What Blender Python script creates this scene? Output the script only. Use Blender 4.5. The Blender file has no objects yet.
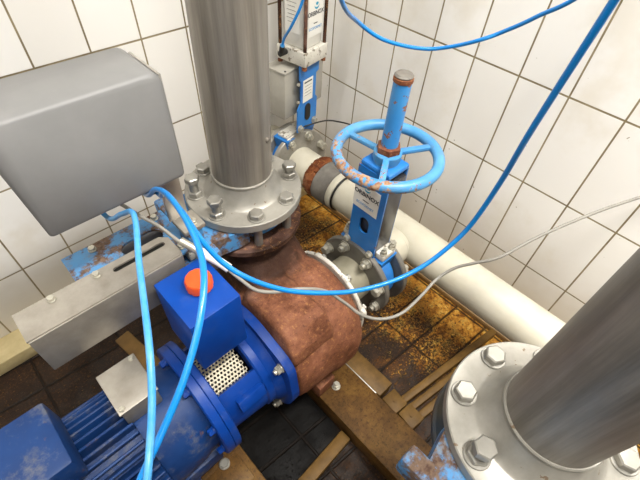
import bpy, bmesh, math, random
from mathutils import Vector, Matrix
from mathutils.geometry import tessellate_polygon
random.seed(4)
PI = math.pi
SC = bpy.context.scene
COL = SC.collection
V = Vector

# ------------------------------------------------------------------ camera, world, lights, exposure
SC.view_settings.view_transform = 'Standard'
SC.view_settings.look = 'None'
SC.view_settings.exposure = 0.0
SC.view_settings.gamma = 1.0
SC.view_settings.use_curve_mapping = False

cam_d = bpy.data.cameras.new('camera')
cam_d.sensor_width = 36.0
cam_d.lens = 414.0 / 640.0 * 36.0
cam_d.clip_start = 0.02
cam = bpy.data.objects.new('camera', cam_d)
COL.objects.link(cam)
m3 = Matrix(((0.72158171, 0.49221015, -0.48687679),
             (-0.69034757, 0.56470967, -0.45224244),
             (0.05234572, 0.66244408, 0.74728024)))
cam.matrix_world = Matrix.Translation((0, 0, 1.45)) @ m3.to_4x4()
SC.camera = cam

world = bpy.data.worlds.new('world')
world.use_nodes = True
world.node_tree.nodes['Background'].inputs[0].default_value = (0.9, 0.95, 1.0, 1)
world.node_tree.nodes['Background'].inputs[1].default_value = 0.3
SC.world = world

CEIL = 2.75
def area(name, loc, sx, sy, power, col):
    l = bpy.data.lights.new(name, 'AREA')
    l.shape = 'RECTANGLE'; l.size = sx; l.size_y = sy; l.energy = power; l.color = col
    o = bpy.data.objects.new(name, l); COL.objects.link(o); o.location = loc
    return o
LAMPS = [((0.50, -0.30), 1.25, 0.16, 100), ((-1.15, 0.55), 1.25, 0.16, 20), ((-1.0, -1.5), 1.25, 0.16, 16)]
for (lx, ly), sx, sy, pw in LAMPS:
    area('lamp_light', (lx, ly, CEIL - 0.095), sx, sy, pw, (1.0, 0.975, 0.93))

# ------------------------------------------------------------------ materials
def lin(h):
    h = h.lstrip('#')
    r = []
    for i in (0, 2, 4):
        c = int(h[i:i + 2], 16) / 255
        r.append(c / 12.92 if c <= 0.04045 else ((c + 0.055) / 1.055) ** 2.4)
    return (*r, 1.0)

class Mat:
    def __init__(s, name, rough=0.5, metal=0.0, spec=0.5, coat=0.0):
        s.m = bpy.data.materials.new(name); s.m.use_nodes = True
        s.nt = s.m.node_tree; s.N = s.nt.nodes; s.L = s.nt.links
        s.b = s.N['Principled BSDF']
        s.b.inputs['Roughness'].default_value = rough
        s.b.inputs['Metallic'].default_value = metal
        s.b.inputs['Specular IOR Level'].default_value = spec
        s.b.inputs['Coat Weight'].default_value = coat
        s._pos = None
    def pos(s):
        if s._pos is None:
            s._pos = s.N.new('ShaderNodeNewGeometry').outputs['Position']
        return s._pos
    def set(s, inp, v):
        if hasattr(v, 'is_linked') or hasattr(v, 'links'):
            s.L.new(v, s.b.inputs[inp])
        else:
            s.b.inputs[inp].default_value = v
    def math(s, op, a, b=0.0, c=0.0, clamp=False):
        n = s.N.new('ShaderNodeMath'); n.operation = op; n.use_clamp = clamp
        for i, x in enumerate((a, b, c)):
            if isinstance(x, (int, float)): n.inputs[i].default_value = x
            else: s.L.new(x, n.inputs[i])
        return n.outputs[0]
    def noise(s, scale, detail=4, rough=0.6, vec=None, stretch=None, dist=0.0):
        n = s.N.new('ShaderNodeTexNoise')
        n.inputs['Scale'].default_value = scale; n.inputs['Detail'].default_value = detail
        n.inputs['Roughness'].default_value = rough; n.inputs['Distortion'].default_value = dist
        v = vec or s.pos()
        if stretch:
            mp = s.N.new('ShaderNodeMapping'); mp.inputs['Scale'].default_value = stretch
            s.L.new(v, mp.inputs[0]); v = mp.outputs[0]
        s.L.new(v, n.inputs['Vector'])
        return n.outputs['Fac']
    def ramp(s, fac, stops):
        n = s.N.new('ShaderNodeValToRGB'); s.L.new(fac, n.inputs[0])
        e = n.color_ramp.elements
        while len(e) < len(stops): e.new(0.5)
        for el, (p, c) in zip(e, stops):
            el.position = p; el.color = lin(c) if isinstance(c, str) else (c, c, c, 1)
        return n.outputs[0]
    def step(s, x, lo, hi):
        n = s.N.new('ShaderNodeMapRange'); n.interpolation_type = 'SMOOTHSTEP'
        s.L.new(x, n.inputs[0]); n.inputs[1].default_value = lo; n.inputs[2].default_value = hi
        return n.outputs[0]
    def mix(s, f, a, b):
        n = s.N.new('ShaderNodeMix'); n.data_type = 'RGBA'
        if isinstance(f, (int, float)): n.inputs[0].default_value = f
        else: s.L.new(f, n.inputs[0])
        for i, x in ((6, a), (7, b)):
            if isinstance(x, str): n.inputs[i].default_value = lin(x)
            elif isinstance(x, tuple): n.inputs[i].default_value = x
            else: s.L.new(x, n.inputs[i])
        return n.outputs[2]
    def sep(s, v=None):
        n = s.N.new('ShaderNodeSeparateXYZ'); s.L.new(v or s.pos(), n.inputs[0]); return n.outputs
    def comb(s, x, y, z):
        n = s.N.new('ShaderNodeCombineXYZ')
        for i, a in enumerate((x, y, z)):
            if isinstance(a, (int, float)): n.inputs[i].default_value = a
            else: s.L.new(a, n.inputs[i])
        return n.outputs[0]
    def white(s, v):
        n = s.N.new('ShaderNodeTexWhiteNoise'); n.noise_dimensions = '3D'; s.L.new(v, n.inputs['Vector']); return n.outputs['Value']
    def bump(s, h, strength=0.3, dist=0.002):
        n = s.N.new('ShaderNodeBump'); n.inputs['Strength'].default_value = strength
        n.inputs['Distance'].default_value = dist
        s.L.new(h, n.inputs['Height']); s.L.new(n.outputs[0], s.b.inputs['Normal'])

def simple(name, col, rough=0.5, metal=0.0, var=None, scale=20, coat=0.0, bump=0.0, stretch=None, spec=0.5):
    m = Mat(name, rough, metal, spec, coat=coat)
    if var:
        n = m.noise(scale, 5, 0.65, stretch=stretch)
        m.set('Base Color', m.ramp(n, [(0.3, col), (0.7, var)]))
        if bump: m.bump(n, bump, 0.002)
    else:
        m.set('Base Color', lin(col))
    return m.m

def painted(name, base, base2, chip, chip_lo, chip_hi, rough=0.35, scale=28, edge='#7a4a2c', grime=0.0, seed=0.0, worn_side=None, spec=0.5):
    m = Mat(name, rough, 0.0, spec)
    off = m.N.new('ShaderNodeVectorMath'); off.operation = 'ADD'
    m.L.new(m.pos(), off.inputs[0]); off.inputs[1].default_value = (seed, seed * 2, 0)
    v = off.outputs[0]
    c = m.ramp(m.noise(9, 3, vec=v), [(0.3, base), (0.7, base2)])
    if grime:
        c = m.mix(m.math('MULTIPLY', m.step(m.noise(17, 6, 0.75, vec=v), 0.5, 0.72), grime), c, '#6b6a66')
    n = m.noise(scale, 6, 0.7, vec=v)
    if worn_side:                      # wear grows towards the side people grip
        x, y, z = m.sep()
        n = m.math('ADD', n, m.math('MULTIPLY', m.math('SUBTRACT', worn_side[0], m.math('ADD', x, m.math('MULTIPLY', y, worn_side[2]))), worn_side[1]))
    msk = m.step(n, chip_lo, chip_hi)
    rc = m.ramp(m.noise(90, 4, vec=v), [(0.35, edge), (0.6, chip)])
    m.set('Base Color', m.mix(msk, c, rc))
    m.set('Roughness', m.math('MULTIPLY_ADD', msk, 0.4, rough))
    m.bump(m.math('MULTIPLY', msk, -1.0), 0.3, 0.001)
    return m.m

def wall_tiles(name, axis, off):
    m = Mat(name, 0.28)
    x, y, z = m.sep()
    u = m.math('DIVIDE', m.math('SUBTRACT', y if axis == 'y' else x, off), 0.1498)
    w = m.math('DIVIDE', z, 0.3)
    fu = m.math('ABSOLUTE', m.math('SUBTRACT', m.math('FRACT', u), 0.5))
    fw = m.math('ABSOLUTE', m.math('SUBTRACT', m.math('FRACT', w), 0.5))
    gu = m.step(fu, 0.5 - 0.020, 0.5 - 0.014)
    gw = m.step(fw, 0.5 - 0.0105, 0.5 - 0.0072)
    g = m.math('MAXIMUM', gu, gw)
    r = m.white(m.comb(m.math('FLOOR', u), m.math('FLOOR', w), 3.0))
    tile = m.ramp(r, [(0.0, '#ece9e3'), (1.0, '#f5f3ef')])
    # yellowish film on the lowest tiles and faint run marks
    low = m.step(m.math('ADD', z, m.math('MULTIPLY', m.noise(6, 3), 0.3)), 0.62, 0.25)
    tile = m.mix(m.math('MULTIPLY', low, 0.55), tile, '#c2b498')
    film = m.step(m.noise(3.0, 5, 0.6), 0.52, 0.72)
    tile = m.mix(m.math('MULTIPLY', film, 0.3), tile, '#cdbf9f')
    sp = m.step(m.noise(55, 2, 0.5), 0.755, 0.775)
    tile = m.mix(m.math('MULTIPLY', sp, 0.7), tile, '#8a7a5c')
    grout = m.ramp(m.noise(14, 4), [(0.3, '#6d5f42'), (0.7, '#9a8c6c')])
    m.set('Base Color', m.mix(g, tile, grout))
    m.set('Roughness', m.math('MULTIPLY_ADD', g, 0.5, 0.26))
    m.bump(m.math('SUBTRACT', m.math('MULTIPLY', m.noise(9, 2), 0.25), g), 0.5, 0.0015)
    return m.m

def floor_tiles():
    m = Mat('floor_brown_quarry_tile', 0.5, 0.0, 0.25)
    x, y, z = m.sep()
    v0 = m.math('ADD', y, m.math('MULTIPLY', x, 0.077))
    u = m.math('DIVIDE', m.math('SUBTRACT', x, 1.112), 0.27)
    v = m.math('DIVIDE', m.math('SUBTRACT', v0, 0.3166), 0.135)
    fu = m.math('ABSOLUTE', m.math('SUBTRACT', m.math('FRACT', u), 0.5))
    fv = m.math('ABSOLUTE', m.math('SUBTRACT', m.math('FRACT', v), 0.5))
    wob = m.math('MULTIPLY', m.noise(25, 3), 0.012)
    g = m.math('MAXIMUM', m.step(m.math('ADD', fu, wob), 0.484, 0.499), m.step(m.math('ADD', fv, m.math('MULTIPLY', wob, 2.5)), 0.468, 0.498))
    # base clay with crusty ochre scale, mostly towards the wall
    base = m.ramp(m.noise(8, 5, 0.7), [(0.3, '#26170b'), (0.55, '#462c15'), (0.75, '#684522')])
    near = m.step(m.math('ADD', x, m.math('MULTIPLY', m.math('SUBTRACT', m.noise(5, 3), 0.5), 0.7)), 0.58, 1.12)
    crust_n = m.noise(95, 6, 0.8, dist=0.5)
    lo = m.math('MULTIPLY_ADD', near, -0.20, 0.59)
    crust = m.math('MULTIPLY_ADD', m.math('SUBTRACT', crust_n, lo), 14.0, 0.0, clamp=True)
    ochre = m.ramp(m.noise(22, 5, 0.7), [(0.25, '#4a2a10'), (0.40, '#8a561a'), (0.52, '#c98e34'), (0.66, '#ecc262')])
    c = m.mix(m.math('MULTIPLY', crust, 0.92), base, ochre)
    dark = m.step(m.math('ADD', m.noise(5.5, 4, 0.7), m.math('MULTIPLY', m.math('SUBTRACT', 0.92, x), 0.28)), 0.47, 0.60)
    speck = m.step(m.noise(130, 4, 0.8), 0.62, 0.5)
    c = m.mix(m.math('MULTIPLY', m.math('MULTIPLY', dark, speck), 0.86), c, '#1c130d')
    # black oil and water stain round the pump feet, shade painted in with it
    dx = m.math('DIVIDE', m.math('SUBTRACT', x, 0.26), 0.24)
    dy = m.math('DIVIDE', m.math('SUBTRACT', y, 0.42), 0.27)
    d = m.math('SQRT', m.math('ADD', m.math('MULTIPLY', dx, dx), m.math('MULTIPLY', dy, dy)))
    oil_shade = m.step(m.math('ADD', d, m.math('MULTIPLY', m.noise(7, 4), 0.5)), 1.45, 1.0)
    c = m.mix(m.math('MULTIPLY', oil_shade, 0.98), c, '#040302')
    m.set('Specular IOR Level', m.math('MULTIPLY_ADD', oil_shade, -0.12, 0.25))
    c = m.mix(m.math('MULTIPLY', g, 0.85), c, '#140d08')
    m.set('Base Color', c)
    m.set('Roughness', m.math('MULTIPLY_ADD', m.step(m.noise(12, 4), 0.4, 0.6), 0.3, 0.38))
    m.bump(m.math('SUBTRACT', m.math('MULTIPLY', m.math('ADD', crust, crust_n), 0.6), m.math('MULTIPLY', g, 1.5)), 0.7, 0.003)
    return m.m

def brushed():
    m = Mat('stainless_brushed', 0.42, 0.7)
    s = m.noise(4.0, 6, 0.7, stretch=(14, 14, 0.6))
    c = m.ramp(s, [(0.25, '#6c675f'), (0.5, '#8b857c'), (0.75, '#a29c92')])
    c = m.mix(m.math('MULTIPLY', m.step(m.noise(5, 4), 0.45, 0.7), 0.45), c, '#756d64')
    m.set('Base Color', c)
    m.set('Roughness', m.math('MULTIPLY_ADD', s, 0.25, 0.38))
    return m.m

def galv(name, a, b, metal=0.35, rough=0.45, speck=0.68, spots='#6a5238'):
    m = Mat(name, rough, metal)
    c = m.ramp(m.noise(11, 5, 0.65), [(0.3, a), (0.7, b)])
    sp = m.step(m.noise(60, 3, 0.6), speck, speck + 0.03)
    c = m.mix(m.math('MULTIPLY', sp, 0.8), c, spots)
    m.set('Base Color', c)
    m.bump(m.noise(140, 3), 0.12, 0.001)
    return m.m

def rust(name, stops, bump=0.5, oily_neck=False):
    m = Mat(name, 0.78, 0.0, 0.18)
    a = m.noise(9, 6, 0.7)
    c = m.ramp(a, stops)
    g_ = m.noise(85, 6, 0.85)
    f = m.step(g_, 0.53, 0.66)
    c = m.mix(m.math('MULTIPLY', f, 0.55), c, '#b5824e')
    c = m.mix(m.math('MULTIPLY', m.step(g_, 0.47, 0.36), 0.6), c, '#3c2217')
    f2 = m.step(m.noise(4.5, 4), 0.54, 0.68)
    c = m.mix(m.math('MULTIPLY', f2, 0.35), c, '#8a6c62')
    sp = m.step(m.noise(45, 4, 0.7), 0.66, 0.70)
    c = m.mix(m.math('MULTIPLY', sp, 0.6), c, '#b98a5a')
    if oily_neck:
        # oil soaked into the casting round the neck
        x, y, z = m.sep()
        e = m.math('ADD', m.math('MULTIPLY', m.math('SUBTRACT', y, 0.56), 5.0), m.math('MULTIPLY', m.math('SUBTRACT', z, 0.52), 5.0))
        k = m.step(m.math('ADD', e, m.math('MULTIPLY', m.noise(7, 5, 0.7), 1.6)), 0.55, 1.1)
        c = m.mix(m.math('MULTIPLY', k, 0.88), c, '#22150e')
    m.set('Base Color', c)
    m.bump(m.noise(120, 5, 0.7), bump, 0.002)
    m.set('Roughness', m.math('MULTIPLY_ADD', f2, -0.18, 0.66))
    return m.m

M = {}
M['wall_r'] = wall_tiles('white_wall_tile_right', 'y', 1.160 - 0.1498 * 10)
M['wall_l'] = wall_tiles('white_wall_tile_back', 'x', 0.6575 - 0.1498 * 10)
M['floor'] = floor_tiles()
M['plain_wall'] = simple('painted_wall', '#8e8a82', 0.7)
M['ceiling'] = simple('ceiling_paint', '#cfccc4', 0.8)
M['cream'] = simple('cream_cove_tile', '#a8966a', 0.45, var='#cbbb8e', scale=12)
M['tan'] = simple('tan_rendered_strip', '#806540', 0.6, var='#a4865a', scale=18, bump=0.2)
M['stain'] = brushed()
M['flange'] = galv('pale_steel_flange', '#807d75', '#a09c93', 0.4, 0.42)
M['flange_dark'] = galv('dull_grey_steel', '#66625c', '#827f78', 0.5, 0.5)
M['bolt'] = galv('bolt_steel', '#7c7972', '#a09d95', 0.65, 0.38, 0.7)
M['bolt_bright'] = galv('bolt_zinc', '#a09c8f', '#bdb9ab', 0.55, 0.35, 0.72)
M['rust'] = rust('rusty_cast_iron', [(0.25, '#442819'), (0.42, '#69402c'), (0.58, '#82543e'), (0.75, '#9f7359')], 0.9, True)
M['rust_dark'] = rust('dark_rusty_casting', [(0.25, '#1c110c'), (0.5, '#331e14'), (0.75, '#583826')])
M['rust_orange'] = rust('flaking_orange_rust', [(0.25, '#3a1c10'), (0.5, '#6e3a1e'), (0.75, '#a06a38')], 1.0)
M['blue'] = painted('light_blue_paint', '#1866b4', '#2c7ac0', '#8a6242', 0.66, 0.68, 0.33, grime=0.15)
M['blue_worn'] = painted('worn_light_blue_paint', '#2a6ea8', '#4784b4', '#6a5646', 0.46, 0.58, 0.5, scale=22, grime=0.9, edge='#463024')
M['blue_wheel'] = painted('handwheel_blue_paint', '#347fb8', '#5596c4', '#a88a6c', 0.60, 0.66, 0.4, scale=65, grime=0.45, worn_side=(0.695, 1.3, -0.05))
M['blue_stem'] = painted('stem_blue_paint', '#2878bc', '#3f8ac6', '#8a5a3c', 0.575, 0.595, 0.35, scale=38, grime=0.2, seed=2.3)
M['navy'] = painted('dark_blue_motor_paint', '#04307a', '#083c8e', '#2a3040', 0.74, 0.76, 0.42, spec=0.25, scale=30, grime=0.2)
M['navy_dusty'] = painted('dusty_dark_blue_paint', '#0b2856', '#12366a', '#4a4a50', 0.62, 0.72, 0.5, spec=0.3, scale=20, grime=0.6)
M['tank'] = painted('tank_blue_paint', '#03388a', '#06449e', '#7b8590', 0.73, 0.745, 0.42, spec=0.25, scale=14, grime=0.1)
M['dark_slate'] = simple('dark_slate_paint', '#26384a', 0.45, var='#4a4438', scale=16)
M['orange'] = simple('orange_plastic', '#d44a18', 0.45, var='#e05a26', scale=30)
M['black'] = simple('black_rubber', '#15130f', 0.5)
M['dark_gate'] = simple('dark_stainless_gate', '#4a4a4e', 0.3, 0.8, var='#6a6a6e', scale=5, stretch=(1, 8, 1))
M['grey_box'] = simple('grey_enclosure_paint', '#696968', 0.5, 0.0, var='#757473', scale=6)
M['grey_box2'] = simple('beige_grey_enclosure_paint', '#9b978d', 0.5, 0.1, var='#aaa69b', scale=10)
M['ivory'] = simple('ivory_pipe_paint', '#bcb5a0', 0.42, var='#cbc6b6', scale=7)
M['spool'] = simple('grimy_beige_casting', '#7c7765', 0.5, var='#9a9480', scale=9)
M['cylwhite'] = simple('white_anodised_profile', '#c9c6bd', 0.35, 0.2, var='#dad8d0', scale=8)
M['block'] = galv('pitted_white_aluminium', '#bdb9ad', '#d8d4ca', 0.2, 0.55, 0.58, '#6e6250')
M['rubber_grey'] = simple('grey_rubber_coupling', '#58544e', 0.65, var='#77726a', scale=25)
M['hose'] = simple('blue_air_hose', '#0678c4', 0.28, 0.0, coat=0.3)
M['hose2'] = simple('dirty_blue_air_hose', '#2a86cf', 0.35, var='#5596c0', scale=60)
M['cable'] = simple('grey_cable_sheath', '#7c7971', 0.5, var='#908c84', scale=15)
M['label'] = simple('white_sticker', '#dcdad2', 0.4)
M['ink'] = simple('black_ink', '#20222a', 0.5)
M['ink_blue'] = simple('blue_ink', '#3a86c0', 0.5)
M['ink_teal'] = simple('teal_ink', '#1f8fb0', 0.5)
M['perf'] = galv('perforated_steel', '#a8a08c', '#c4bca6', 0.4, 0.45, 0.72)
mf = Mat('oily_tan_painted_frame', 0.5, 0.0, 0.22)
fc = mf.ramp(mf.noise(7, 6, 0.75), [(0.3, '#3c2810'), (0.5, '#5c401c'), (0.75, '#80602c')])
fc = mf.mix(mf.math('MULTIPLY', mf.step(mf.noise(95, 5, 0.8), 0.50, 0.62), 0.65), fc, '#2c1c0c')
mf.set('Base Color', fc); mf.bump(mf.noise(90, 4, 0.7), 0.3, 0.001)
M['frame'] = mf.m
M['slat'] = simple('tan_painted_bar', '#4c3718', 0.5, spec=0.2, var='#785a2c', scale=14)
M['plastic_white'] = simple('white_plastic', '#d8d8d4', 0.4)
M['shiny'] = simple('polished_steel', '#a29e98', 0.3, 0.75, var='#b8b4ac', scale=9)
M['steel_dull'] = simple('weathered_steel_plate', '#8c867c', 0.42, 0.6, var='#a8a298', scale=16)
M['brass_nut'] = rust('rusty_nut', [(0.25, '#4a2a1c'), (0.5, '#6a3c28'), (0.75, '#8a5a3c')])
me = Mat('lamp_diffuser', 0.5); me.b.inputs['Emission Color'].default_value = (1, 0.96, 0.88, 1); me.b.inputs['Emission Strength'].default_value = 6.0
M['glow'] = me.m

# ------------------------------------------------------------------ geometry helpers
def frame(axis, up=(0, 0, 1)):
    w = V(axis).normalized()
    up = V(up)
    if abs(w.dot(up.normalized())) > 0.98: up = V((1, 0, 0))
    u = up.cross(w).normalized(); v = w.cross(u)
    return u, v, w

class MB:
    def __init__(s): s.bm = bmesh.new()
    def _f(s, vs):
        try: return s.bm.faces.new(vs)
        except ValueError: return None
    def box(s, c, size, rot=None, bevel=0.0, seg=2):
        tmp = bmesh.new(); bmesh.ops.create_cube(tmp, size=1)
        for v in tmp.verts: v.co = V((v.co.x * size[0], v.co.y * size[1], v.co.z * size[2]))
        if bevel:
            bmesh.ops.bevel(tmp, geom=list(tmp.edges), offset=bevel, segments=seg, affect='EDGES', profile=0.5)
        R = rot if rot is not None else Matrix.Identity(3)
        s._merge(tmp, lambda co: R @ co + V(c)); return s
    def _merge(s, tmp, fn):
        mp = {}
        for v in tmp.verts: mp[v] = s.bm.verts.new(fn(v.co))
        for f in tmp.faces: s._f([mp[v] for v in f.verts])
        tmp.free()
    def lathe(s, p0, axis, prof, seg=48, a0=0.0, a1=2 * PI, up=(0, 0, 1), closed=False):
        """prof: list of (distance along axis, radius)"""
        u, v, w = frame(axis, up); p0 = V(p0)
        full = abs(a1 - a0 - 2 * PI) < 1e-6
        n = seg if full else seg + 1
        rings = []
        for t, r in prof:
            if r <= 1e-7: rings.append([s.bm.verts.new(p0 + w * t)])
            else: rings.append([s.bm.verts.new(p0 + w * t + (u * math.cos(a) + v * math.sin(a)) * r)
                                for a in (a0 + (a1 - a0) * i / seg for i in range(n))])
        pairs = list(zip(rings, rings[1:]))
        if closed: pairs.append((rings[-1], rings[0]))
        for A, B in pairs:
            for i in range(seg):
                j = (i + 1) % n if full else i + 1
                if len(A) == 1 and len(B) == 1: continue
                if len(A) == 1: s._f([A[0], B[j], B[i]])
                elif len(B) == 1: s._f([A[i], A[j], B[0]])
                else: s._f([A[i], A[j], B[j], B[i]])
        if not full and closed:
            s._f([r[0] for r in rings]); s._f([r[-1] for r in rings][::-1])
        return s
    def cyl(s, p0, p1, r, r1=None, seg=32, bev=0.0):
        p0 = V(p0); p1 = V(p1); L = (p1 - p0).length; r1 = r if r1 is None else r1
        if bev: prof = [(0, 0), (0, r - bev), (bev, r), (L - bev, r1), (L, r1 - bev), (L, 0)]
        else: prof = [(0, 0), (0, r), (L, r1), (L, 0)]
        return s.lathe(p0, p1 - p0, prof, seg)
    def ring(s, p, axis, t, r_in, r_out, seg=64, bev=0.002):
        prof = [(0, r_in), (0, r_out - bev), (bev, r_out), (t - bev, r_out), (t, r_out - bev), (t, r_in)]
        return s.lathe(p, axis, prof, seg, closed=True)
    def hexa(s, p, axis, af, h, ang=0.0, bev=0.15):
        u, v, w = frame(axis); p = V(p); R = af / math.sqrt(3)
        rr = [(0, R), (h * (1 - bev), R), (h, R * 0.86)]
        rings = []
        for t, r in rr:
            rings.append([s.bm.verts.new(p + w * t + (u * math.cos(ang + k * PI / 3) + v * math.sin(ang + k * PI / 3)) * r) for k in range(6)])
        for A, B in zip(rings, rings[1:]):
            for i in range(6): s._f([A[i], A[(i + 1) % 6], B[(i + 1) % 6], B[i]])
        s._f(rings[-1]); s._f(rings[0][::-1]); return s
    def torus(s, c, axis, R, r, seg=72, ms=16):
        u, v, w = frame(axis); c = V(c); rings = []
        for i in range(seg):
            a = 2 * PI * i / seg; d = u * math.cos(a) + v * math.sin(a)
            rings.append([s.bm.verts.new(c + d * (R + r * math.cos(b)) + w * r * math.sin(b)) for b in (2 * PI * k / ms for k in range(ms))])
        for i in range(seg):
            A, B = rings[i], rings[(i + 1) % seg]
            for k in range(ms): s._f([A[k], A[(k + 1) % ms], B[(k + 1) % ms], B[k]])
        return s
    def plate(s, outer, holes, o, u, v, t):
        """2D outline with holes, extruded by t along u x v"""
        o = V(o); u = V(u).normalized(); v = V(v).normalized(); w = u.cross(v)
        loops = [outer] + list(holes)
        tri = tessellate_polygon([[V((a, b, 0)) for a, b in lp] for lp in loops])
        flat = [p for lp in loops for p in lp]
        A = [s.bm.verts.new(o + u * a + v * b) for a, b in flat]
        B = [s.bm.verts.new(o + u * a + v * b + w * t) for a, b in flat]
        for t3 in tri:
            s._f([A[i] for i in t3]); s._f([B[i] for i in reversed(t3)])
        k = 0
        for lp in loops:
            n = len(lp)
            for i in range(n):
                a, b = k + i, k + (i + 1) % n
                s._f([A[a], A[b], B[b], B[a]])
            k += n
        return s
    def tube(s, pts, r, seg=12, smooth=6, cap=True):
        P = [V(p) for p in pts]
        if smooth:
            Q = []
            E = [P[0] * 2 - P[1]] + P + [P[-1] * 2 - P[-2]]
            for i in range(1, len(E) - 2):
                a, b, c, d = E[i - 1:i + 3]
                for k in range(smooth):
                    t = k / smooth
                    Q.append(0.5 * ((2 * b) + (c - a) * t + (2 * a - 5 * b + 4 * c - d) * t * t + (3 * b - a - 3 * c + d) * t ** 3))
            Q.append(P[-1]); P = Q
        t0 = (P[1] - P[0]).normalized()
        n = t0.orthogonal().normalized(); rings = []
        for i, p in enumerate(P):
            t = (P[min(i + 1, len(P) - 1)] - P[max(i - 1, 0)]).normalized()
            n = (n - t * n.dot(t)).normalized(); b = t.cross(n)
            rr = r[i] if isinstance(r, list) else r
            rings.append([s.bm.verts.new(p + (n * math.cos(a) + b * math.sin(a)) * rr) for a in (2 * PI * k / seg for k in range(seg))])
        for A, B in zip(rings, rings[1:]):
            for k in range(seg): s._f([A[k], A[(k + 1) % seg], B[(k + 1) % seg], B[k]])
        if cap: s._f(rings[0][::-1]); s._f(rings[-1])
        return s
    def loft(s, sections):
        rings = [[s.bm.verts.new(V(p)) for p in sec] for sec in sections]
        for A, B in zip(rings, rings[1:]):
            n = len(A)
            for k in range(n): s._f([A[k], A[(k + 1) % n], B[(k + 1) % n], B[k]])
        s._f(rings[0][::-1]); s._f(rings[-1]); return s

def rot_z(a): return Matrix.Rotation(a, 3, 'Z')
def circ2(cx, cy, r, n=16): return [(cx + r * math.cos(2 * PI * k / n), cy + r * math.sin(2 * PI * k / n)) for k in range(n)]
def slot2(cx, cy, L, r, n=8, vert=False):
    pts = []
    for k in range(n + 1):
        a = -PI / 2 + PI * k / n; pts.append((cx + L / 2 + r * math.cos(a), cy + r * math.sin(a)))
    for k in range(n + 1):
        a = PI / 2 + PI * k / n; pts.append((cx - L / 2 + r * math.cos(a), cy + r * math.sin(a)))
    if vert: pts = [(cx + (q - cy), cy - (p - cx)) for p, q in pts]
    return pts

def origin_of(parent):
    o = V((0, 0, 0))
    while parent is not None:
        o += parent.location; parent = parent.parent
    return o

def build(name, mb, mat, parent=None, label=None, angle=35, loc=None, kind=None):
    me = bpy.data.meshes.new(name)
    off = origin_of(parent)
    if parent is None and loc is not None: off = V(loc)
    bmesh.ops.recalc_face_normals(mb.bm, faces=list(mb.bm.faces))
    for v in mb.bm.verts: v.co -= off
    mb.bm.to_mesh(me); mb.bm.free()
    me.materials.append(M[mat])
    me.shade_smooth(); me.set_sharp_from_angle(angle=math.radians(angle))
    o = bpy.data.objects.new(name, me); COL.objects.link(o)
    if parent is not None: o.parent = parent
    elif loc is not None: o.location = loc
    if label: o['label'] = label
    if kind: o['kind'] = kind
    return o

def thing(name, label, cat, loc, group=None):
    o = bpy.data.objects.new(name, None); COL.objects.link(o)
    o.empty_display_size = 0.05
    o.location = loc; o['label'] = label; o['category'] = cat
    if group: o['group'] = group
    return o
def tag(o, label, cat, group=None):
    o['label'] = label; o['category'] = cat
    if group: o['group'] = group
    return o
def struct(name, mb, mat, **k):
    return build(name, mb, mat, kind='structure', **k)
def copy_tree(o, parent=None):
    c = o.copy(); COL.objects.link(c); c.parent = parent
    for ch in o.children: copy_tree(ch, c)
    return c

def text(name, s, o, u, v, size, mat, parent, bold=0.0, align='CENTER'):
    """flat lettering as a mesh: o = middle of the baseline, u = reading direction, v = up"""
    cu = bpy.data.curves.new(name, 'FONT'); cu.body = s; cu.size = size; cu.align_x = align
    cu.offset = bold; cu.extrude = 0.0002
    ob = bpy.data.objects.new(name, cu); COL.objects.link(ob)
    u = V(u).normalized(); v = V(v).normalized(); w = u.cross(v)
    R = Matrix((u, v, w)).transposed()
    cu.materials.append(M[mat])
    bpy.context.view_layer.update()
    me = bpy.data.meshes.new_from_object(ob.evaluated_get(bpy.context.evaluated_depsgraph_get()))
    bpy.data.objects.remove(ob); bpy.data.curves.remove(cu)
    me.name = name; me.materials.clear(); me.materials.append(M[mat])
    ob = bpy.data.objects.new(name, me); COL.objects.link(ob)
    ob.parent = parent
    ob.matrix_basis = Matrix.Translation(V(o) - origin_of(parent)) @ R.to_4x4()
    return ob

def bolt(parent, p, d, af=0.030, h=0.014, ang=0.3, washer=True, nut_under=0.0, stud=0.0, mat='bolt', back=0.0, name='bolt'):
    """a hex bolt whose seat is p and whose head points along d"""
    p = V(p); d = V(d).normalized(); mb = MB(); q = p.copy()
    if washer: mb.cyl(p - d * 0.0005, p + d * 0.0035, af * 0.68, seg=28, bev=0.0008); q = p + d * 0.0035
    if nut_under:
        mb.hexa(q, d, af, nut_under, ang + 0.4); q2 = q + d * nut_under
        mb.cyl(q2 - d * 0.001, q2 + d * stud, af * 0.36, seg=20); q = q2 + d * stud
        mb.hexa(q, d, af, h, ang)
    else:
        mb.hexa(q, d, af, h, ang)
        if stud: mb.cyl(q + d * (h - .001), q + d * (h + stud), af * 0.33, seg=16)
    if back: mb.cyl(p - d * back, p + d * 0.001, af * 0.36, seg=20)
    return build(name, mb, mat, parent, angle=28)

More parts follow.
